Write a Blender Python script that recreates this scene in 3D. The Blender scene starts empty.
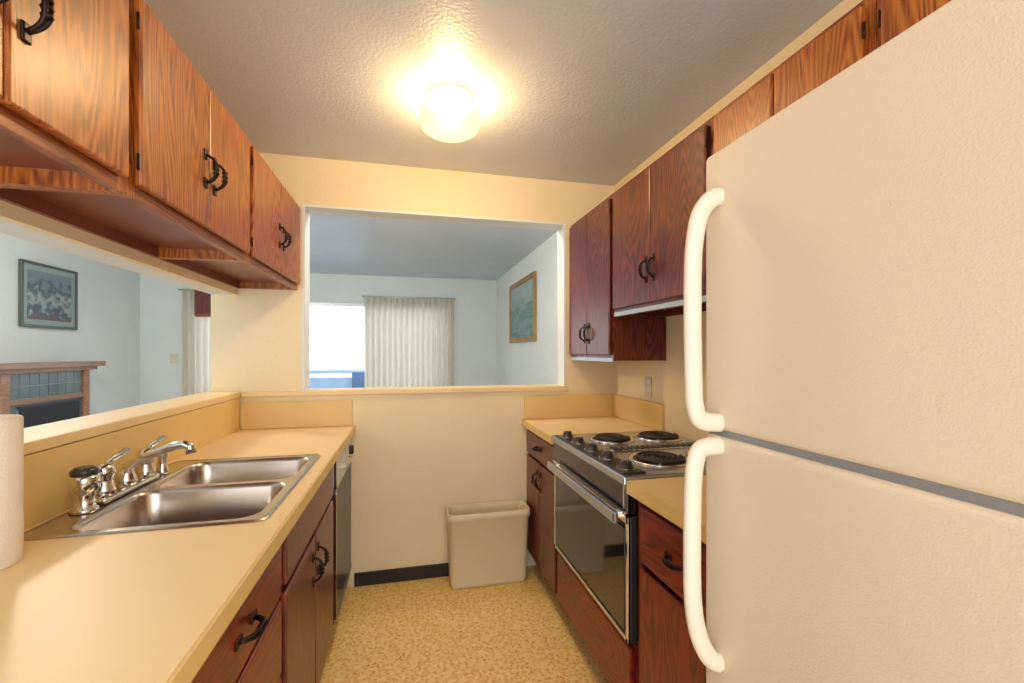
import bpy, bmesh, math, random
from mathutils import Vector, Matrix
random.seed(3)
S = bpy.context.scene
COL = S.collection

# ---------------------------------------------------------------- materials
def newmat(name):
    m = bpy.data.materials.new(name); m.use_nodes = True
    nt = m.node_tree
    return m, nt, nt.nodes['Principled BSDF']
def setp(b, **k):
    for kk, v in k.items():
        kk = kk.replace('_', ' ')
        if kk in b.inputs: b.inputs[kk].default_value = v
def plain(name, col, rough=.5, metal=0, bump=0, bscale=200, var=0, coat=0, spec=.5):
    m, nt, b = newmat(name)
    setp(b, Base_Color=(*col, 1), Roughness=rough, Metallic=metal, Coat_Weight=coat)
    b.inputs['Specular IOR Level'].default_value = spec
    tc = nt.nodes.new('ShaderNodeTexCoord')
    n = nt.nodes.new('ShaderNodeTexNoise'); n.inputs['Scale'].default_value = bscale; n.inputs['Detail'].default_value = 3
    nt.links.new(tc.outputs['Object'], n.inputs['Vector'])
    if bump:
        bp = nt.nodes.new('ShaderNodeBump'); bp.inputs['Strength'].default_value = bump; bp.inputs['Distance'].default_value = .004
        nt.links.new(n.outputs['Fac'], bp.inputs['Height']); nt.links.new(bp.outputs['Normal'], b.inputs['Normal'])
    n2 = nt.nodes.new('ShaderNodeTexNoise'); n2.inputs['Scale'].default_value = 3
    nt.links.new(tc.outputs['Object'], n2.inputs['Vector'])
    r = nt.nodes.new('ShaderNodeValToRGB')
    v = var
    r.color_ramp.elements[0].position = .3; r.color_ramp.elements[1].position = .7
    r.color_ramp.elements[0].color = (*[c*(1-v) for c in col], 1)
    r.color_ramp.elements[1].color = (*[min(1, c*(1+v)) for c in col], 1)
    nt.links.new(n2.outputs['Fac'], r.inputs['Fac']); nt.links.new(r.outputs['Color'], b.inputs['Base Color'])
    return m

def wood(name, dark, mid, light, axis='Z', rough=.36):
    m, nt, b = newmat(name)
    L = nt.links
    tc = nt.nodes.new('ShaderNodeTexCoord'); oi = nt.nodes.new('ShaderNodeObjectInfo')
    mul = nt.nodes.new('ShaderNodeMath'); mul.operation = 'MULTIPLY'; mul.inputs[1].default_value = 13.7
    L.new(oi.outputs['Random'], mul.inputs[0])
    add = nt.nodes.new('ShaderNodeVectorMath'); add.operation = 'ADD'
    L.new(tc.outputs['Object'], add.inputs[0]); L.new(mul.outputs[0], add.inputs[1])
    def mp(a, c):
        q = nt.nodes.new('ShaderNodeMapping')
        q.inputs['Scale'].default_value = (a, a, c) if axis == 'Z' else (a, c, a)
        L.new(add.outputs[0], q.inputs['Vector']); return q
    m1 = mp(6.5, .9)
    n1 = nt.nodes.new('ShaderNodeTexNoise'); n1.inputs['Scale'].default_value = 1; n1.inputs['Detail'].default_value = 1.5; n1.inputs['Roughness'].default_value = .4
    L.new(m1.outputs[0], n1.inputs['Vector'])
    k = nt.nodes.new('ShaderNodeMath'); k.operation = 'MULTIPLY'; k.inputs[1].default_value = 190
    L.new(n1.outputs['Fac'], k.inputs[0])
    s = nt.nodes.new('ShaderNodeMath'); s.operation = 'SINE'; L.new(k.outputs[0], s.inputs[0])
    mr = nt.nodes.new('ShaderNodeMapRange'); mr.inputs[1].default_value = -1; mr.inputs[2].default_value = 1
    L.new(s.outputs[0], mr.inputs[0])
    m2 = mp(230, 9)
    n2 = nt.nodes.new('ShaderNodeTexNoise'); n2.inputs['Scale'].default_value = 1; n2.inputs['Detail'].default_value = 4; n2.inputs['Roughness'].default_value = .75
    L.new(m2.outputs[0], n2.inputs['Vector'])
    mx = nt.nodes.new('ShaderNodeMix'); mx.data_type = 'FLOAT'; mx.inputs[0].default_value = .78
    L.new(mr.outputs[0], mx.inputs[2]); L.new(n2.outputs['Fac'], mx.inputs[3])
    r = nt.nodes.new('ShaderNodeValToRGB')
    r.color_ramp.elements[0].position = .28; r.color_ramp.elements[0].color = (*dark, 1)
    r.color_ramp.elements[1].position = .72; r.color_ramp.elements[1].color = (*light, 1)
    e = r.color_ramp.elements.new(.47); e.color = (*mid, 1)
    L.new(mx.outputs[0], r.inputs['Fac']); L.new(r.outputs['Color'], b.inputs['Base Color'])
    bp = nt.nodes.new('ShaderNodeBump'); bp.inputs['Strength'].default_value = .12; bp.inputs['Distance'].default_value = .002
    L.new(mx.outputs[0], bp.inputs['Height']); L.new(bp.outputs['Normal'], b.inputs['Normal'])
    setp(b, Roughness=rough, Coat_Weight=.25, Coat_Roughness=.3)
    return m

def floor_mat():
    m, nt, b = newmat('vinyl_floor'); L = nt.links
    tc = nt.nodes.new('ShaderNodeTexCoord')
    n = nt.nodes.new('ShaderNodeTexNoise'); n.inputs['Scale'].default_value = 75; n.inputs['Detail'].default_value = 6; n.inputs['Roughness'].default_value = .8
    v = nt.nodes.new('ShaderNodeTexVoronoi'); v.inputs['Scale'].default_value = 60
    L.new(tc.outputs['Object'], n.inputs['Vector']); L.new(tc.outputs['Object'], v.inputs['Vector'])
    mx = nt.nodes.new('ShaderNodeMix'); mx.data_type = 'FLOAT'; mx.inputs[0].default_value = .2
    L.new(n.outputs['Fac'], mx.inputs[2]); L.new(v.outputs['Distance'], mx.inputs[3])
    r = nt.nodes.new('ShaderNodeValToRGB')
    r.color_ramp.elements[0].position = .34; r.color_ramp.elements[0].color = (.50, .22, .03, 1)
    r.color_ramp.elements[1].position = .57; r.color_ramp.elements[1].color = (1, .76, .34, 1)
    e = r.color_ramp.elements.new(.45); e.color = (.90, .54, .13, 1)
    L.new(mx.outputs[0], r.inputs['Fac']); L.new(r.outputs['Color'], b.inputs['Base Color'])
    setp(b, Roughness=.36)
    return m

M = {}
M['cream'] = plain('cream_wall_paint', (.88, .73, .47), .75, bump=.3, bscale=90, var=.03)
M['white'] = plain('cool_white_wall_paint', (.78, .83, .83), .85, bump=.2, bscale=90, var=.02)
M['ceil'] = plain('textured_ceiling_paint', (.62, .65, .72), .38, bump=.5, bscale=80, var=.03)
M['floor'] = floor_mat()
M['carpet'] = plain('beige_carpet', (.5, .44, .36), .95, bump=.5, bscale=300, var=.08)
M['black'] = plain('black_vinyl', (.015, .013, .012), .5)
M['lam'] = plain('cream_laminate', (.88, .65, .35), .45, bump=.03, bscale=400, var=.02)
M['lamedge'] = plain('yellow_laminate', (.80, .57, .22), .4, var=.03)
M['wU'] = wood('oak_upper', (.10, .018, .003), (.36, .092, .010), (.58, .20, .032))
M['wUh'] = wood('oak_upper_frame', (.08, .014, .003), (.26, .058, .008), (.40, .12, .022), 'Y')
M['wL'] = wood('oak_lower', (.028, .004, .003), (.125, .019, .009), (.26, .052, .020))
M['wLh'] = wood('oak_lower_rail', (.028, .004, .003), (.125, .019, .009), (.26, .052, .020), 'Y')
M['wR'] = wood('oak_cherry', (.035, .003, .002), (.17, .010, .004), (.32, .028, .010))
M['wRh'] = wood('oak_cherry_rail', (.035, .003, .002), (.17, .010, .004), (.32, .028, .010), 'Y')
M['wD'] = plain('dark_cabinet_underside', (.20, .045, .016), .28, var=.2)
M['mantel'] = wood('mantel_wood', (.16, .07, .03), (.32, .15, .07), (.45, .24, .12), 'Y')
M['iron'] = plain('antique_bronze_iron', (.030, .017, .012), .36, metal=.7)
M['steel'] = plain('stainless_steel', (.62, .55, .48), .27, metal=1, var=.03)
M['chrome'] = plain('chrome', (.78, .76, .74), .1, metal=1)
M['blackg'] = plain('black_oven_glass', (.012, .012, .015), .08, coat=.5)
M['enamel'] = plain('black_enamel', (.03, .03, .033), .3)
M['coil'] = plain('burner_coil', (.03, .028, .03), .55)
M['range_top'] = plain('cooktop_steel', (.52, .58, .68), .22, metal=.9)
M['fridge'] = plain('fridge_textured_enamel', (.82, .72, .57), .42, bump=.22, bscale=330, var=.01)
M['handle'] = plain('fridge_handle_plastic', (.84, .77, .64), .35)
M['gasket'] = plain('fridge_gasket', (.30, .31, .33), .35)
M['bin'] = plain('bin_plastic', (.80, .70, .44), .45, var=.03)
M['paper'] = plain('paper_towel', (.88, .81, .70), .95, bump=.5, bscale=250)
M['card'] = plain('cardboard_core', (.4, .28, .16), .9)
M['tile'] = plain('dark_teal_tile', (.14, .18, .19), .25, var=.3)
M['grout'] = plain('tile_grout', (.5, .52, .50), .8)
M['soot'] = plain('firebox_black', (.01, .01, .012), .6)
M['alum'] = plain('window_aluminium', (.6, .64, .68), .4, metal=.5)
M['plate'] = plain('switch_plate', (.75, .66, .48), .5)
M['deck'] = plain('deck_paint', (.10, .17, .30), .7, var=.1)
M['deckl'] = plain('deck_rail_paint', (.34, .48, .64), .7, var=.1)
M['hill'] = plain('hazy_distance', (.5, .58, .64), .95, var=.1, bscale=1)  # distance haze put into the colour, pale and bluish
M['gold'] = plain('gilt_frame', (.40, .24, .09), .4, metal=.4, var=.2)
M['dframe'] = plain('dark_picture_frame', (.10, .12, .11), .4)
M['mat'] = plain('picture_mat', (.36, .44, .43), .9)
M['white_e'] = plain('white_enamel', (.7, .74, .78), .35)
M['edge_reflection'] = plain('painted_edge_reflection', (.45, .56, .72), .3)  # pale blue colour stands in for a reflection along cabinet bottoms

m, nt, b = newmat('curtain_fabric'); M['curtain'] = m
setp(b, Base_Color=(.82, .79, .68, 1), Roughness=.9)
tr = nt.nodes.new('ShaderNodeBsdfTranslucent'); tr.inputs[0].default_value = (.85, .76, .60, 1)
ms = nt.nodes.new('ShaderNodeMixShader'); ms.inputs[0].default_value = .33
out = nt.nodes['Material Output']
nt.links.new(b.outputs[0], ms.inputs[1]); nt.links.new(tr.outputs[0], ms.inputs[2]); nt.links.new(ms.outputs[0], out.inputs[0])

m, nt, b = newmat('glowing_milk_glass'); M['glow'] = m
setp(b, Base_Color=(.05, .04, .02, 1), Roughness=.4)
b.inputs['Emission Color'].default_value = (1, .66, .25, 1)
b.inputs['Emission Strength'].default_value = 1.9
tp = nt.nodes.new('ShaderNodeBsdfTransparent'); tp.inputs[0].default_value = (1, .95, .85, 1)
ms = nt.nodes.new('ShaderNodeMixShader'); ms.inputs[0].default_value = .25
out = nt.nodes['Material Output']
nt.links.new(b.outputs[0], ms.inputs[1]); nt.links.new(tp.outputs[0], ms.inputs[2]); nt.links.new(ms.outputs[0], out.inputs[0])

def art(name, cols, scale, axis='Z'):
    m, nt, b = newmat(name); L = nt.links
    tc = nt.nodes.new('ShaderNodeTexCoord'); mp = nt.nodes.new('ShaderNodeMapping')
    mp.inputs['Scale'].default_value = scale
    n = nt.nodes.new('ShaderNodeTexNoise'); n.inputs['Scale'].default_value = 2.2; n.inputs['Detail'].default_value = 5
    L.new(tc.outputs['Generated'], mp.inputs[0]); L.new(mp.outputs[0], n.inputs['Vector'])
    sx = nt.nodes.new('ShaderNodeSeparateXYZ'); L.new(tc.outputs['Generated'], sx.inputs[0])
    a = nt.nodes.new('ShaderNodeMath'); a.operation = 'MULTIPLY_ADD'; a.inputs[1].default_value = .7; L.new(n.outputs['Fac'], a.inputs[0]);
    z = nt.nodes.new('ShaderNodeMath'); z.operation = 'MULTIPLY'; z.inputs[1].default_value = .6; L.new(sx.outputs['Z'], z.inputs[0])
    L.new(z.outputs[0], a.inputs[2])
    r = nt.nodes.new('ShaderNodeValToRGB'); L.new(a.outputs[0], r.inputs['Fac'])
    els = r.color_ramp.elements
    els[0].position = .2; els[0].color = (*cols[0], 1); els[1].position = .85; els[1].color = (*cols[-1], 1)
    for i, c in enumerate(cols[1:-1]):
        e = els.new(.2+.65*(i+1)/(len(cols)-1)); e.color = (*c, 1)
    L.new(r.outputs[0], b.inputs['Base Color']); setp(b, Roughness=.35)
    return m
M['sea'] = art('seascape_painting', [(.07, .10, .09), (.04, .17, .20), (.20, .36, .36), (.06, .22, .25), (.26, .36, .33), (.34, .44, .46)], (1, 1.5, 4))
M['print'] = art('framed_print_art', [(.03, .04, .05), (.16, .07, .07), (.04, .08, .11), (.40, .45, .45), (.07, .10, .12), (.20, .28, .32)], (1, 3, 3))

# ---------------------------------------------------------------- builder
class B:
    def __init__(s, name):
        s.name = name; s.bm = bmesh.new(); s.mats = []
    def mi(s, m):
        if m not in s.mats: s.mats.append(m)
        return s.mats.index(m)
    def box(s, x0, x1, y0, y1, z0, z1, m, bev=0, seg=2):
        t = bmesh.new()
        bmesh.ops.create_cube(t, size=1)
        for v in t.verts:
            v.co = Vector(((x0+x1)/2+v.co.x*(x1-x0), (y0+y1)/2+v.co.y*(y1-y0), (z0+z1)/2+v.co.z*(z1-z0)))
        if bev:
            bmesh.ops.bevel(t, geom=t.edges[:]+t.verts[:], offset=bev, segments=seg, affect='EDGES', profile=.5)
        s.merge(t, m, smooth=False); return s
    def merge(s, t, m, smooth=False, mat=None):
        i = s.mi(m)
        t.verts.index_update()
        vs = [s.bm.verts.new(mat @ v.co if mat else v.co) for v in t.verts]
        for f in t.faces:
            try:
                nf = s.bm.faces.new([vs[v.index] for v in f.verts]); nf.material_index = i; nf.smooth = smooth
            except ValueError: pass
        t.free()
    def tube(s, pts, r, m, n=10, flat=None):
        pts = [Vector(p) for p in pts]; i = s.mi(m)
        rs = r if isinstance(r, (list, tuple)) else [r]*len(pts)
        rings = []; up = None
        for k, p in enumerate(pts):
            t = (pts[min(k+1, len(pts)-1)]-pts[max(k-1, 0)]).normalized()
            if up is None:
                up = Vector((0, 0, 1)) if abs(t.z) < .9 else Vector((0, 1, 0))
            up = (up - t*up.dot(t)).normalized(); sd = t.cross(up)
            fa, fb = flat if flat else (1, 1)
            rings.append([s.bm.verts.new(p+(up*math.cos(a)*fa+sd*math.sin(a)*fb)*rs[k]) for a in [2*math.pi*j/n for j in range(n)]])
        for k in range(len(rings)-1):
            for j in range(n):
                f = s.bm.faces.new([rings[k][j], rings[k][(j+1) % n], rings[k+1][(j+1) % n], rings[k+1][j]]); f.material_index = i; f.smooth = True
        for q in (rings[0][::-1], rings[-1]):
            f = s.bm.faces.new(q); f.material_index = i
        return s
    def lathe(s, c, prof, m, n=32, ax='Z', caps=True):
        i = s.mi(m); rings = []; c = Vector(c)
        for r, h in prof:
            ring = []
            for j in range(n):
                a = 2*math.pi*j/n
                u, w = math.cos(a)*r, math.sin(a)*r
                o = {'Z': (u, w, h), 'X': (h, u, w), 'Y': (w, h, u)}[ax]
                ring.append(s.bm.verts.new(c+Vector(o)))
            rings.append(ring)
        for k in range(len(rings)-1):
            for j in range(n):
                f = s.bm.faces.new([rings[k][j], rings[k][(j+1) % n], rings[k+1][(j+1) % n], rings[k+1][j]]); f.material_index = i; f.smooth = True
        for q in ((rings[0][::-1], rings[-1]) if caps else (rings[-1],)):
            f = s.bm.faces.new(q); f.material_index = i
        return s
    def rrloop(s, x0, x1, y0, y1, z, r, n=6):
        out = []
        for cx, cy, a0 in ((x1-r, y1-r, 0), (x0+r, y1-r, 90), (x0+r, y0+r, 180), (x1-r, y0+r, 270)):
            for k in range(n+1):
                a = math.radians(a0+90*k/n)
                out.append(s.bm.verts.new((cx+r*math.cos(a), cy+r*math.sin(a), z)))
        return out
    def loft(s, loops, m, cap0=False, cap1=True, smooth=True):
        i = s.mi(m)
        for a, b in zip(loops, loops[1:]):
            n = len(a)
            for j in range(n):
                f = s.bm.faces.new([a[j], a[(j+1) % n], b[(j+1) % n], b[j]]); f.material_index = i; f.smooth = smooth
        if cap0: f = s.bm.faces.new(loops[0][::-1]); f.material_index = i
        if cap1: f = s.bm.faces.new(loops[-1]); f.material_index = i
    def done(s, parent=None, fix=True):
        if fix: bmesh.ops.recalc_face_normals(s.bm, faces=s.bm.faces[:])
        me = bpy.data.meshes.new(s.name); s.bm.to_mesh(me); s.bm.free()
        for m in s.mats: me.materials.append(M[m])
        o = bpy.data.objects.new(s.name, me); COL.objects.link(o)
        if parent: o.parent = parent
        return o

def simple(name, x0, x1, y0, y1, z0, z1, m, bev=0):
    return B(name).box(x0, x1, y0, y1, z0, z1, m, bev).done()

# ---------------------------------------------------------------- dimensions
WL, WR, YF, H = -.90, 1.32, 2.67, 2.44
CT = .925
YB = 6.6; XL = -3.35; Y0 = -1.6

# room shell ------------------------------------------------------
simple('floor', WL-.13, WR+.12, Y0, YF+.02, -.05, 0, 'floor')
b = B('floor_living'); b.box(XL-.1, WL-.13, Y0, YB+.12, -.05, 0, 'carpet'); b.box(WL-.13, WR+.12, YF+.02, YB+.12, -.05, 0, 'carpet'); b.done()
simple('ceiling', XL-.1, WR+.12, Y0, YB+.12, H, H+.08, 'ceil')
b = B('wall_right'); b.box(WR, WR+.12, Y0, YF+.06, 0, H, 'cream'); b.box(WR, WR+.12, YF+.06, YB, 0, H, 'white'); b.done()
OX0, OX1, OZ0, OZ1 = -.575, .985, 1.10, 2.172
b = B('wall_far')
for (ya, yb, mm) in ((YF, YF+.03, 'cream'), (YF+.03, YF+.12, 'white')):
    b.box(WL-.13, WR, ya, yb, 0, OZ0, mm); b.box(WL-.13, WR, ya, yb, OZ1, H, mm)
    b.box(WL-.13, OX0, ya, yb, OZ0, OZ1, mm); b.box(OX1, WR, ya, yb, OZ0, OZ1, mm)
b.done()
LY0, LY1, LZ1 = -.1, YF, 1.655
b = B('wall_left')
for (xa, xb, mm) in ((WL-.03, WL, 'cream'), (WL-.13, WL-.03, 'white')):
    b.box(xa, xb, Y0+.6, YF, 0, 1.10, mm); b.box(xa, xb, Y0+.6, YF, LZ1, H, mm)
    b.box(xa, xb, Y0+.6, LY0, 1.10, LZ1, mm)
b.done()
simple('wall_living_left', XL-.1, XL, Y0, YB, 0, H, 'white')
WX0, WX1, WZ0, WZ1 = -2.75, .62, .06, 2.04
b = B('wall_back')
b.box(XL-.1, WX0, YB, YB+.12, 0, H, 'white'); b.box(WX1, WR+.12, YB, YB+.12, 0, H, 'white')
b.box(WX0, WX1, YB, YB+.12, WZ1, H, 'white'); b.box(WX0, WX1, YB, YB+.12, 0, WZ0, 'white'); b.done()
# trims
b = B('trim_1'); b.box(WL+.022, OX1+.015, YF-.022, YF+.15, 1.10, 1.128, 'lam', .004); b.done()
b = B('trim_2'); b.box(WL-.16, WL+.02, LY0-.02, YF-.001, 1.10, 1.13, 'lam', .004); b.done()
simple('baseboard_far', -.30, .72, YF-.012, YF, 0, .075, 'black')
b = B('trim_3')
b.box(OX0-.001, OX0+.012, YF-.004, YF+.124, 1.128, OZ1, 'white'); b.box(OX1-.012, OX1+.001, YF-.004, YF+.124, 1.128, OZ1, 'white')
b.box(OX0+.012, OX1-.012, YF-.004, YF+.124, OZ1-.012, OZ1+.001, 'white'); b.done()

# window ---------------------------------------------------------
b = B('window_1')
fw = .045
b.box(WX0, WX1, YB+.02, YB+.09, WZ1-fw, WZ1, 'alum'); b.box(WX0, WX1, YB+.02, YB+.09, WZ0, WZ0+fw, 'alum')
for x in (WX0, WX1-fw, -1.75, -.56, -.66+1.1):
    b.box(x, x+fw, YB+.02, YB+.09, WZ0+fw, WZ1-fw, 'alum')
b.done()

def curtain(x0, x1, z0, z1, y):
    b = B('curtain'); n = int((x1-x0)/.006); i = b.mi('curtain'); rows = []
    per = .078
    for z, amp in ((z1, .022), (z1-.1, .030), ((z0+z1)/2, .032), (z0, .034)):
        rows.append([b.bm.verts.new((x0+(x1-x0)*k/n, y+amp*math.sin(2*math.pi*(x0+(x1-x0)*k/n)/per)+.006*math.sin(k*.13), z)) for k in range(n+1)])
    for a, c in zip(rows, rows[1:]):
        for k in range(n):
            f = b.bm.faces.new([a[k], a[k+1], c[k+1], c[k]]); f.material_index = i; f.smooth = True
    b.tube([(x0-.03, y, z1+.012), (x1+.03, y, z1+.012)], .012, 'alum')
    for x in (x0+.05, x1-.05): b.box(x-.01, x+.01, y, YB, z1+.005, z1+.02, 'alum')
    return b.done()
curtain(-.60, .66, .05, 2.12, YB-.07)
curtain(-2.86, -2.25, .05, 2.14, YB-.07)
b = B('wooden_valance'); b.box(-2.66, -2.42, YB-.20, YB-.12, 1.80, 2.17, 'wUh', .01); b.box(-2.64, -2.44, YB-.22, YB-.20, 1.84, 2.12, 'wL', .006)  # wooden valance hung in front of the curtain top
b.box(-2.60, -2.48, YB-.12, YB, 2.14, 2.17, 'wUh'); b.done()

# exterior -----------------------------------------------------
b = B('balcony_deck'); b.box(-5, 4, YB+.13, YB+1.7, -.1, -.02, 'deck')
b.box(-5, 4, YB+1.55, YB+1.65, .97, 1.03, 'deckl'); b.box(-5, 4, YB+1.57, YB+1.62, .05, .90, 'deckl')
b.box(-.95, 4, YB+1.50, YB+1.55, .2, .99, 'deck')
for x in (-4.9, -2.9, -.95, 1.1, 3.1): b.box(x, x+.09, YB+1.56, YB+1.65, -.02, .96, 'deck')
b.done()
b = B('ground_outside'); b.box(-60, 60, 12, 90, -3.2, -3, 'hill'); b.done()
b = B('distant_tree_line'); i = b.mi('hill'); prev = None
for k in range(121):
    x = -60+k; z = -1.5+1.0*math.sin(k*.3)+random.random()*.8
    cur = (b.bm.verts.new((x, 60, -3)), b.bm.verts.new((x, 60+random.random()*2, z)))
    if prev: f = b.bm.faces.new([prev[0], cur[0], cur[1], prev[1]]); f.material_index = i
    prev = cur
b.done()

# ---------------------------------------------------------------- handles
def pull(b, x, y, z, sx, L=.085, horiz=False):
    """dark bronze C-shaped bail pull with beaded centre and split ends"""
    def P(t, o, w):
        return (x+sx*o, y+(t if horiz else w), z+(w if horiz else t))
    h = L/2
    for t in (-h, h):
        c = P(t, .002, 0); s1 = .016; s2 = .009
        if horiz: b.box(c[0]-.003, c[0]+.003, c[1]-s1, c[1]+s1, c[2]-s2, c[2]+s2, 'iron', .003, 2)
        else: b.box(c[0]-.003, c[0]+.003, c[1]-s2, c[1]+s2, c[2]-s1, c[2]+s1, 'iron', .003, 2)
    for w in (-.0055, .0055):
        pts = []; rs = []
        for k in range(17):
            u = -1+2*k/16
            o = .028*(1-abs(u)**3.2)
            pts.append(P(h*u, o+.002, w*(.3+.7*(1-u*u)))); rs.append(.0042-.0008*abs(u))
        b.tube(pts, rs, 'iron', 8)
    for t in (-.3*h, 0, .3*h):
        b.tube([P(t-.004, .029, 0), P(t, .029, 0), P(t+.004, .029, 0)], [.007, .009, .007], 'iron', 8)

def slab(parent, name, xf, sx, y0, y1, z0, z1, m, hand=None, L=.085, horiz=False):
    b = B(name)
    b.box(min(xf, xf+sx*.018), max(xf, xf+sx*.018), y0, y1, z0, z1, m, .005, 2)
    if hand: pull(b, xf+sx*.018, hand[0], hand[1], sx, L, horiz)
    return b.done(parent)

# ---------------------------------------------------------------- upper cabinets
def upper(y0, y1, z0, z1, side, doors, zh, wf, wd, wfr, edge_reflection=False):
    if side == 'L': xb, xf, sx = WL, -.60, 1
    else: xb, xf, sx = WR, 1.02, -1
    b = B('upper_cabinet')
    e = .001
    def bx(o0, o1, *a):
        x0, x1 = sorted((xf-sx*o0, xf-sx*o1)); b.box(x0, x1, *a)
    D = abs(xf-xb)-e
    bx(.02, D, y0+e, y0+.018, z0, z1, wf); bx(.02, D, y1-.018, y1-e, z0, z1, wf)
    bx(.02, D, y0+.018, y1-.018, z1-.018, z1, wf); bx(.02, D-.014, y0+.018, y1-.018, z0+.035, z0+.05, 'wD')
    bx(D-.014, D, y0+.018, y1-.018, z0, z1-.018, 'wD')
    bx(0, .02, y0+.03, y1-.03, z0, z0+.035, wfr); bx(0, .02, y0+.03, y1-.03, z1-.03, z1, wfr)
    bx(0, .02, y0+e, y0+.03, z0, z1, wf); bx(0, .02, y1-.03, y1-e, z0, z1, wf)
    if edge_reflection: bx(-.003, .018, y0+.01, y1-.01, z0-.006, z0-.0005, 'edge_reflection')  # thin strip modelled in place of the reflected line on the lower edge
    if edge_reflection: bx(-.004, -.0005, y0+.01, y1-.01, z0-.006, z0+.014, 'edge_reflection')
    o = b.done()
    g = .018; n = doors; w = (y1-y0-2*g)/n
    for k in range(n):
        ya, yb = y0+g+k*w+.003, y0+g+(k+1)*w-.003
        hy = yb-.028 if (k % 2 == 0 and n > 1) else ya+.028
        d = slab(o, 'door_panel_%d' % (k+1), xf+sx*.001, sx, ya, yb, z0+.028, z1-.02, wd, (hy, zh))
        hb = B('hinge_%d' % (k+1)); yy = ya-.004 if k % 2 == 0 else yb+.004
        for zz in (z0+.08, z1-.08):
            hb.tube([(xf+sx*.014, yy, zz-.018), (xf+sx*.014, yy, zz+.018)], .003, 'iron', 8)
        hb.done(o)
    return o
for (a, c) in ((-.15, .49), (.49, 1.13), (1.13, 1.87), (1.87, YF-.002)):
    upper(a, c, 1.69, 2.165, 'L', 2, 1.885, 'wU', 'wU', 'wUh')
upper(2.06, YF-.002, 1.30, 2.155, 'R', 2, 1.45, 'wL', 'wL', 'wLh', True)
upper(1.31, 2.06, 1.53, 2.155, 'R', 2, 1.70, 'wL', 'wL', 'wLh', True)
upper(.77, 1.31, 1.53, 2.155, 'R', 2, 1.66, 'wU', 'wU', 'wUh')
upper(-.05, .77, 1.76, 2.155, 'R', 2, 1.86, 'wU', 'wU', 'wUh')

# ---------------------------------------------------------------- base cabinets
def basecab(y0, y1, side, layout, wd, wh, top=.885):
    if side == 'L': xb, xf, sx = WL, -.335, 1
    else: xb, xf, sx = WR, .735, -1
    o = B('base_cabinet'); e = .001
    D = abs(xf-xb)-e
    def bx(o0, o1, *a):
        x0, x1 = sorted((xf-sx*o0, xf-sx*o1)); o.box(x0, x1, *a)
    bx(.02, D, y0+e, y0+.018, .10, top, wd); bx(.02, D, y1-.018, y1-e, .10, top, wd)
    bx(.06, .07, y0+e, y1-e, 0, .10, 'black')
    bx(.02, .10, y0+.018, y1-.018, .10, .118, wh)
    bx(0, .02, y0+.03, y1-.03, .10, .14, wh); bx(0, .02, y0+.03, y1-.03, top-.03, top, wh)
    bx(.001, .02, y0+.03, y1-.03, .69, .715, wh)
    bx(0, .02, y0+e, y0+.03, .10, top, wd); bx(0, .02, y1-.03, y1-e, .10, top, wd)
    bx(.002, .019, (y0+y1)/2-.02, (y0+y1)/2+.02, .14, top-.03, wd)
    o = o.done()
    k = 0
    for (kind, ya, yb, za, zb, hx) in layout:
        k += 1
        slab(o, '%s_%d' % (kind, k), xf+sx*.001, sx, ya, yb, za, zb, wh if kind == 'drawer' else wd, hx,
             .085, kind == 'drawer')
    return o
basecab(1.26, 2.07, 'L', [('false_front', 1.285, 2.045, .72, .865, None),
        ('door_panel', 1.285, 1.66, .13, .70, (1.62, .60)), ('door_panel', 1.67, 2.045, .13, .70, (1.71, .60))], 'wL', 'wLh')
basecab(.70, 1.26, 'L', [('drawer', .725, 1.24, .72, .865, (.98, .79)), ('drawer', .725, 1.24, .52, .705, (.98, .61)),
        ('drawer', .725, 1.24, .33, .51, (.98, .42)), ('drawer', .725, 1.24, .13, .32, (.98, .22))], 'wR', 'wRh')
basecab(-.10, .70, 'L', [('drawer', -.07, .29, .72, .865, (.1, .79)), ('drawer', .31, .68, .72, .865, (.5, .79)),
        ('door_panel', -.07, .29, .13, .70, (.26, .62)), ('door_panel', .31, .68, .13, .70, (.34, .62))], 'wR', 'wRh')
basecab(2.08, YF-.014, 'R', [('drawer', 2.10, 2.635, .73, .865, (2.37, .80)),
        ('door_panel', 2.10, 2.365, .13, .715, (2.34, .62)), ('door_panel', 2.372, 2.635, .13, .715, (2.40, .62))], 'wL', 'wLh')
basecab(.84, 1.31, 'R', [('drawer', .86, 1.27, .68, .855, (1.065, .77)),
        ('door_panel', .86, 1.27, .13, .66, (.90, .56))], 'wR', 'wRh')
b = B('base_cabinet'); b.box(.735, 1.318, 1.312, 2.078, .10, .375, 'wR'); b.box(.715, .735, 1.33, 2.06, .13, .36, 'wRh', .005)
b.box(.80, .81, 1.312, 2.078, 0, .10, 'black'); b.done()

# ---------------------------------------------------------------- countertops
SX0, SX1, SY0, SY1 = -.862, -.342, 1.20, 1.93
hx0, hx1, hy0, hy1 = SX0+.02, SX1-.02, SY0+.02, SY1-.02
XE = -.300
b = B('countertop')
for (xa, xb, ya, yb) in ((WL+.001, XE, -.10, hy0), (WL+.001, XE, hy1, YF-.001), (WL+.001, hx0, hy0, hy1), (hx1, XE, hy0, hy1)):
    b.box(xa, xb, ya, yb, .887, CT, 'lam')
b.box(XE, XE+.006, -.10, YF-.001, .885, CT-.002, 'lamedge')
b.done()
b = B('backsplash')
b.box(WL+.001, WL+.016, -.10, YF-.02, CT+.0005, 1.098, 'lamedge')
b.box(WL+.016, XE-.01, YF-.016, YF-.001, CT+.0005, 1.07, 'lamedge', .003)
b.done()
XR = .70
b = B('countertop')
b.box(XR, WR-.001, 2.079, YF-.001, .887, CT, 'lam'); b.box(XR-.006, XR, 2.079, YF-.001, .885, CT-.002, 'lamedge')
b.done()
b = B('backsplash')
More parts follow.
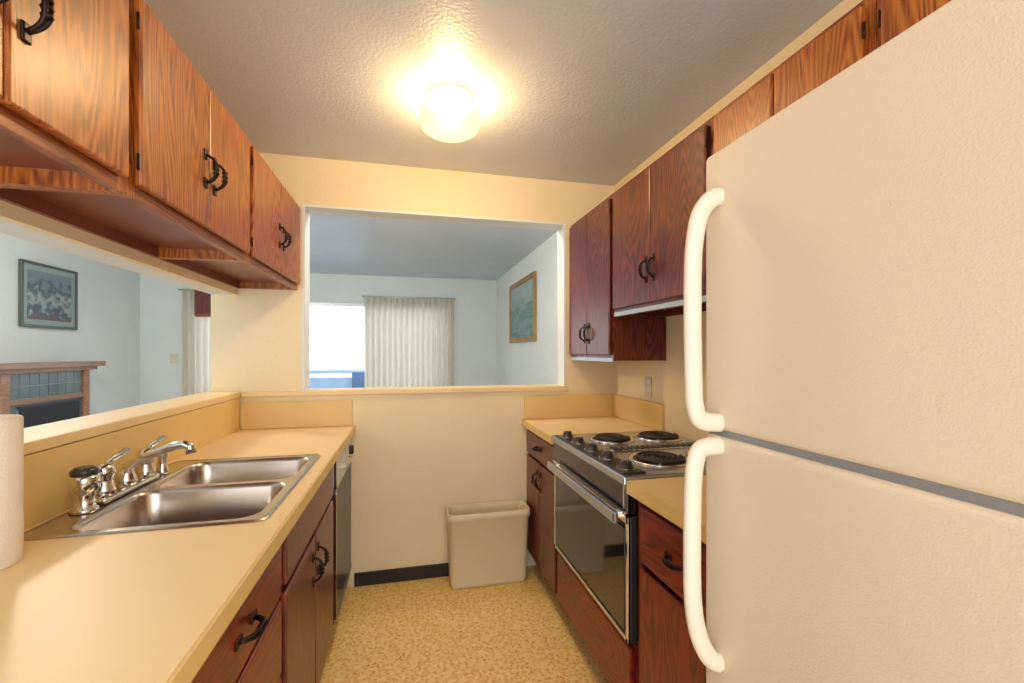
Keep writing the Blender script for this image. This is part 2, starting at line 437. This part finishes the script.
b.box(XR+.01, WR-.016, YF-.016, YF-.001, CT+.0005, 1.07, 'lamedge', .003); b.box(WR-.016, WR-.001, 2.079, YF-.001, CT+.0005, 1.07, 'lamedge', .003)
b.done()
b = B('countertop')
b.box(XR, WR-.001, .82, 1.311, .887, CT, 'lam'); b.box(XR-.006, XR, .82, 1.311, .885, CT-.002, 'lamedge')
b.done()
b = B('backsplash')
b.box(WR-.016, WR-.001, .82, 1.311, CT+.0005, 1.07, 'lamedge', .003)
b.done()

# ---------------------------------------------------------------- sink
b = B('kitchen_sink'); zt = CT+.006
o1 = b.rrloop(SX0, SX1, SY0, SY1, CT+.001, .03); o2 = b.rrloop(SX0+.004, SX1-.004, SY0+.004, SY1-.004, zt, .028); o3 = b.rrloop(SX0+.014, SX1-.014, SY0+.014, SY1-.014, zt-.003, .022)
b.loft([o1, o2, o3], 'steel', cap1=False)
mid = (SY0+SY1)/2
basins = []
for (ya, yb) in ((SY0+.03, mid-.012), (mid+.012, SY1-.03)):
    xa, xb = SX0+.078, SX1-.03
    l0 = b.rrloop(xa, xb, ya, yb, zt-.003, .055)
    ls = [l0]
    for ins, dz, r in ((.005, .004, .05), (.010, .014, .05), (.016, .10, .05), (.022, .145, .05), (.05, .168, .05), (.10, .172, .03)):
        ls.append(b.rrloop(xa+ins, xb-ins, ya+ins, yb-ins, zt-.003-dz, r))
    b.loft(ls, 'steel'); basins.append(l0)
    cx, cy = (xa+xb)/2, (ya+yb)/2
    b.lathe((cx, cy, zt-.174), [(.044, .0), (.044, .003), (.034, .004), (.03, .001)], 'chrome')
    b.lathe((cx, cy, zt-.172), [(.026, 0), (.026, .002)], 'enamel')
def loopedges(L):
    return [b.bm.edges.get((L[j], L[(j+1) % len(L)])) for j in range(len(L))]
ed = loopedges(o3)+loopedges(basins[0])+loopedges(basins[1])
r = bmesh.ops.triangle_fill(b.bm, edges=ed, use_beauty=True)
for f in r['geom']:
    if isinstance(f, bmesh.types.BMFace): f.material_index = b.mi('steel'); f.smooth = False
b.done()

# faucet
b = B('kitchen_faucet'); fx = SX0+.040; fz = CT+.0045; fy = 1.55
b.box(fx-.026, fx+.026, fy-.135, fy+.135, fz, fz+.018, 'chrome', .008, 3)
for s_ in (-1, 1):
    y = fy+s_*.10
    b.lathe((fx, y, fz+.016), [(.027, 0), (.026, .02), (.021, .035), (.020, .05), (.026, .06), (.026, .078), (.014, .090)], 'chrome', 24)
    b.tube([(fx, y, fz+.09), (fx+.0, y+.03, fz+.108), (fx+.01, y+.085, fz+.125)], [.011, .010, .012], 'chrome', 10, (.6, 1.2))
b.lathe((fx, fy, fz+.016), [(.028, 0), (.026, .02), (.020, .035), (.017, .05)], 'chrome', 24)
b.tube([(fx, fy, fz+.05), (fx, fy, fz+.065), (fx+.02, fy+.003, fz+.082), (fx+.065, fy, fz+.104), (fx+.12, fy-.008, fz+.126), (fx+.155, fy-.013, fz+.134), (fx+.173, fy-.016, fz+.128), (fx+.178, fy-.017, fz+.106)],
       [.015, .015, .014, .013, .013, .013, .014, .015], 'chrome', 14)
b.lathe((fx, 1.375, fz), [(.030, 0), (.028, .008), (.022, .012), (.021, .05), (.030, .058), (.032, .085), (.028, .095)], 'chrome', 24)
b.lathe((fx, 1.375, fz+.095), [(.028, 0), (.029, .012), (.02, .02)], 'enamel', 24)
b.lathe((fx+.002, 1.745, fz), [(.022, 0), (.018, .01), (.014, .03), (.012, .05), (.018, .06), (.016, .085), (.008, .09)], 'chrome', 20)
b.done()

# paper towel roll
b = B('paper_towel_roll')
c = (-.818, 1.070, CT+.0005)
b.lathe(c, [(.02, 0), (.062, 0), (.064, .004), (.064, .286), (.062, .290), (.021, .290), (.020, .27)], 'paper', 40)
b.lathe((c[0], c[1], CT+.27), [(.0205, 0), (.0205, .022), (.017, .022), (.017, 0)], 'card', 24)
b.done()

# ---------------------------------------------------------------- dishwasher
b = B('dishwasher'); x1 = -.315
b.box(WL+.03, -.345, 2.078, 2.662, .10, .88, 'enamel'); b.box(-.345, x1, 2.085, 2.655, .13, .73, 'enamel', .006)
b.box(-.345, x1+.004, 2.085, 2.655, .745, .878, 'white_e', .006)
b.box(x1-.005, x1+.006, 2.085, 2.655, .735, .748, 'chrome'); b.box(x1-.005, x1+.006, 2.085, 2.655, .13, .142, 'chrome')
b.box(x1-.005, x1+.006, 2.083, 2.095, .13, .88, 'chrome')
b.box(x1, x1+.025, 2.30, 2.44, .77, .80, 'chrome', .005)
b.lathe((x1+.004, 2.55, .81), [(.026, 0), (.024, .02), (.01, .022)], 'enamel', 20, 'X')
b.box(-.41, -.40, 2.085, 2.655, 0, .10, 'black'); b.done()

# ---------------------------------------------------------------- range
b = B('electric_range'); y0, y1 = 1.316, 2.074
b.box(.74, 1.30, y0+.004, y1-.004, .378, .905, 'enamel')
b.box(.688, 1.302, y0+.002, y1-.002, .905, .935, 'range_top', .006)
b.box(.712, .74, y0+.004, y1-.004, .385, .80, 'enamel', .004)
b.box(.704, .712, y0+.03, y1-.03, .41, .755, 'blackg', .003)
for (ya, yb, za, zb) in ((y0+.004, y1-.004, .385, .40), (y0+.004, y1-.004, .775, .80), (y0+.004, y0+.02, .385, .80), (y1-.02, y1-.004, .385, .80)):
    b.box(.703, .713, ya, yb, za, zb, 'chrome', .002)
b.box(.660, .680, y0+.02, y1-.02, .775, .815, 'range_top', .008, 3)
for y in (y0+.06, y1-.06): b.box(.68, .715, y-.015, y+.015, .785, .805, 'chrome', .003)
b.box(.700, .74, y0+.004, y1-.004, .81, .905, 'blackg', .004)
b.box(.696, .702, y0+.004, y1-.004, .805, .815, 'chrome'); b.box(.694, .700, y0+.01, y0+.02, .81, .905, 'chrome')
b.box(.70, .785, y0+.03, y1-.03, .935, .940, 'enamel', .002)
for k in range(5):
    y = y0+.09+k*.145
    b.lathe((.742, y, .940), [(.030, 0), (.030, .003), (.022, .004), (.020, .022), (.017, .025)], 'enamel', 20)
    b.lathe((.742, y, .9402), [(.034, 0), (.034, .002)], 'chrome', 20)
    b.box(.724, .760, y-.003, y+.003, .963, .968, 'chrome')
b.box(.82, 1.27, 1.66, 1.73, .935, .940, 'chrome', .002)
for k in range(18): b.box(.83+k*.0245, .843+k*.0245, 1.67, 1.72, .940, .944, 'enamel')
for bx in (.93, 1.17):
    for by in (1.50, 1.90):
        R = .098 if (bx < 1) == (by < 1.7) else .088
        b.lathe((bx, by, .935), [(R+.016, 0), (R+.016, .004), (R+.008, .007), (R, .003), (.03, .002)], 'chrome', 40)
        b.lathe((bx, by, .9365), [(R-.0, 0), (R-.0, .002)], 'enamel', 40)
        pts = []
        turns = 4
        for k in range(turns*24+1):
            a = 2*math.pi*k/24; rr = .02+(R-.028)*k/(turns*24)
            pts.append((bx+rr*math.cos(a), by+rr*math.sin(a), .946))
        b.tube(pts, .0062, 'coil', 6)
        for a in (0, 2.09, 4.19): b.tube([(bx, by, .941), (bx+R*math.cos(a), by+R*math.sin(a), .941)], .003, 'chrome', 5)
b.done()

# ---------------------------------------------------------------- fridge
b = B('refrigerator'); FX = .575; fy0, fy1 = 0.0, .768
SZ = 1.190
b.box(FX+.075, WR-.02, fy0+.004, fy1-.004, .02, 1.71, 'fridge', .008)
b.box(FX+.06, FX+.078, fy0+.012, fy1-.012, .12, 1.71, 'gasket')
b.box(FX, FX+.062, fy0, fy1, SZ+.006, 1.733, 'fridge', .012, 4)
b.box(FX, FX+.062, fy0, fy1, .13, SZ-.006, 'fridge', .012, 4)
b.box(FX+.010, FX+.06, fy0+.004, fy1-.004, SZ-.012, SZ+.012, 'gasket')
b.box(FX+.09, FX+.12, fy0+.01, fy1-.01, .0, .12, 'enamel')
for yy in (fy0+.05, fy1-.05): b.box(FX+.10, WR-.05, yy-.02, yy+.02, 0, .03, 'enamel')
hy = .720
up = [(FX+.003, hy, 1.64), (FX-.022, hy, 1.630), (FX-.044, hy, 1.600), (FX-.055, hy, 1.55), (FX-.059, hy, 1.49), (FX-.059, hy, 1.40), (FX-.057, hy, 1.28), (FX-.053, hy, 1.24), (FX-.04, hy, 1.217), (FX+.003, hy, 1.211)]
dn = [(FX+.003, hy, 1.168), (FX-.04, hy, 1.164), (FX-.053, hy, 1.14), (FX-.058, hy, 1.10), (FX-.060, hy, 1.03), (FX-.060, hy, .92), (FX-.056, hy, .86), (FX-.044, hy, .81), (FX-.022, hy, .77), (FX+.003, hy, .755)]
def smooth(P, n=5):
    out = []
    P = [Vector(p) for p in P]
    for i in range(len(P)-1):
        p0, p1, p2, p3 = P[max(i-1, 0)], P[i], P[i+1], P[min(i+2, len(P)-1)]
        for k in range(n):
            t = k/n
            out.append(.5*((2*p1)+(-p0+p2)*t+(2*p0-5*p1+4*p2-p3)*t*t+(-p0+3*p1-3*p2+p3)*t**3))
    out.append(P[-1]); return out
b.tube(smooth(up), .0145, 'handle', 14, (1.2, .8)); b.tube(smooth(dn), .0145, 'handle', 14, (1.2, .8))
b.done()

# ---------------------------------------------------------------- trash can
b = B('trash_can')
def can(ins, z, t=0):
    X0, X1, Y0_, Y1_ = .215, .700, 2.47, 2.655
    return b.rrloop(X0+ins, X1-ins, Y0_+ins*.8, Y1_-ins*.8, z, .035-t)
b.loft([can(.030, .002), can(.024, .0), can(.020, .02), can(.007, .385), can(0, .388), can(0, .425), can(.006, .428), can(.010, .423), can(.014, .38), can(.028, .03)], 'bin')
b.done()

# ---------------------------------------------------------------- ceiling lights: kitchen fixture, then unseen ones added as fill
def dome(x, y, power, colr):
    b = B('ceiling_or_fill_light'); c = (x, y, H)
    b.lathe(c, [(.10, 0), (.10, -.018), (.085, -.022)], 'white_e', 40)
    prof = [(.114, -.022), (.126, -.040), (.131, -.075), (.129, -.110), (.120, -.135), (.097, -.150), (.06, -.158), (.02, -.160)]
    b.lathe(c, prof, 'glow', 48, caps=False); o = b.done()
    l = bpy.data.lights.new('bulb_or_fill', 'POINT'); l.energy = power; l.color = colr; l.shadow_soft_size = .06
    lo = bpy.data.objects.new('bulb_or_fill', l); COL.objects.link(lo); lo.location = (x, y, H-.10); lo.parent = o
dome(.175, 1.90, 62, (1, .72, .38))
dome(.20, -.70, 62, (1, .80, .56))  # unseen fixture added behind the camera to warm fridge and uppers
dome(.20, 2.98, 75, (1, .97, .92))  # added fixture, hidden by the header, brightens the dining room
dome(-2.1, 3.2, 215, (1, .97, .92))  # added lamp out of view, lifts the living room walls

# ---------------------------------------------------------------- left living room
b = B('fireplace'); X = XL+.001
b.box(X, X+.16, 4.35, 5.36, 0, 1.165, 'white')
b.box(X, X+.24, 4.20, 5.52, 1.20, 1.25, 'mantel', .006); b.box(X, X+.20, 4.25, 5.46, 1.165, 1.20, 'mantel', .004)
for y in (4.36, 5.28): b.box(X+.16, X+.19, y, y+.08, 0, 1.165, 'mantel', .003)
b.box(X+.16, X+.185, 4.44, 5.28, .90, .94, 'mantel', .003)
b.box(X+.16, X+.166, 4.44, 5.28, .94, 1.165, 'grout')
for r_ in range(2):
    for k in range(8):
        b.box(X+.166, X+.172, 4.445+k*.104, 4.445+k*.104+.097, .948+r_*.108, .948+r_*.108+.10, 'tile', .002, 1)
b.box(X+.16, X+.17, 4.44, 5.28, .0, .90, 'tile')
b.box(X+.17, X+.176, 4.55, 5.24, .15, .87, 'soot')
b.box(X+.173, X+.183, 4.53, 5.26, .865, .885, 'enamel')
for k in range(7): b.box(X+.176, X+.18, 4.60+k*.09, 4.607+k*.09, .15, .72, 'enamel')
b.done()

def frame(name, xw, sx, y0, y1, z0, z1, fm, am, mat=None, w=.03):
    b = B(name)
    def bx(o0, o1, *a):
        x0, x1 = sorted((xw+sx*o0, xw+sx*o1)); b.box(x0, x1, *a)
    bx(.001, .012, y0+.005, y1-.005, z0+.005, z1-.005, fm)
    bx(.001, .03, y0, y0+w, z0, z1, fm, .004); bx(.001, .03, y1-w, y1, z0, z1, fm, .004)
    bx(.001, .03, y0+w, y1-w, z0, z0+w, fm, .004); bx(.001, .03, y0+w, y1-w, z1-w, z1, fm, .004)
    mw = 0
    if mat:
        bx(.012, .016, y0+w, y1-w, z0+w, z1-w, mat); mw = .05
    o = b.done()
    c = B('artwork'); x0, x1 = sorted((xw+sx*.016, xw+sx*.019)); c.box(x0, x1, y0+w+mw, y1-w-mw, z0+w+mw, z1-w-mw, am); c.done(o)
frame('framed_print', XL, 1, 4.78, 5.46, 1.57, 2.17, 'dframe', 'print', 'mat', .025)
frame('framed_painting', WR, -1, 4.45, 5.62, 1.46, 2.20, 'gold', 'sea', None, .06)

b = B('light_switch'); b.box(-3.01, -2.93, YB-.008, YB-.001, 1.20, 1.32, 'plate', .003); b.box(-2.975, -2.965, YB-.016, YB-.008, 1.25, 1.27, 'white_e'); b.done()
b = B('power_outlet'); b.box(WR-.006, WR-.0005, 2.20, 2.27, 1.09, 1.205, 'plate', .002)
for z in (1.12, 1.165): b.box(WR-.008, WR-.006, 2.215, 2.255, z, z+.03, 'white_e', .001)
b.done()

# ---------------------------------------------------------------- light
w = bpy.data.worlds.new('World'); S.world = w; w.use_nodes = True
nt = w.node_tree; bg = nt.nodes['Background']; bg.inputs[0].default_value = (.84, .92, 1, 1); bg.inputs[1].default_value = 3.5

cam = bpy.data.cameras.new('camera'); co = bpy.data.objects.new('camera', cam); COL.objects.link(co)
co.location = (0, 0, 1.345); co.rotation_euler = (math.radians(90), 0, math.radians(-13.3))
cam.lens = 440/1024*36; cam.sensor_width = 36; cam.shift_y = 10.5/1024; cam.clip_start = .02
S.camera = co
S.view_settings.view_transform = 'Standard'
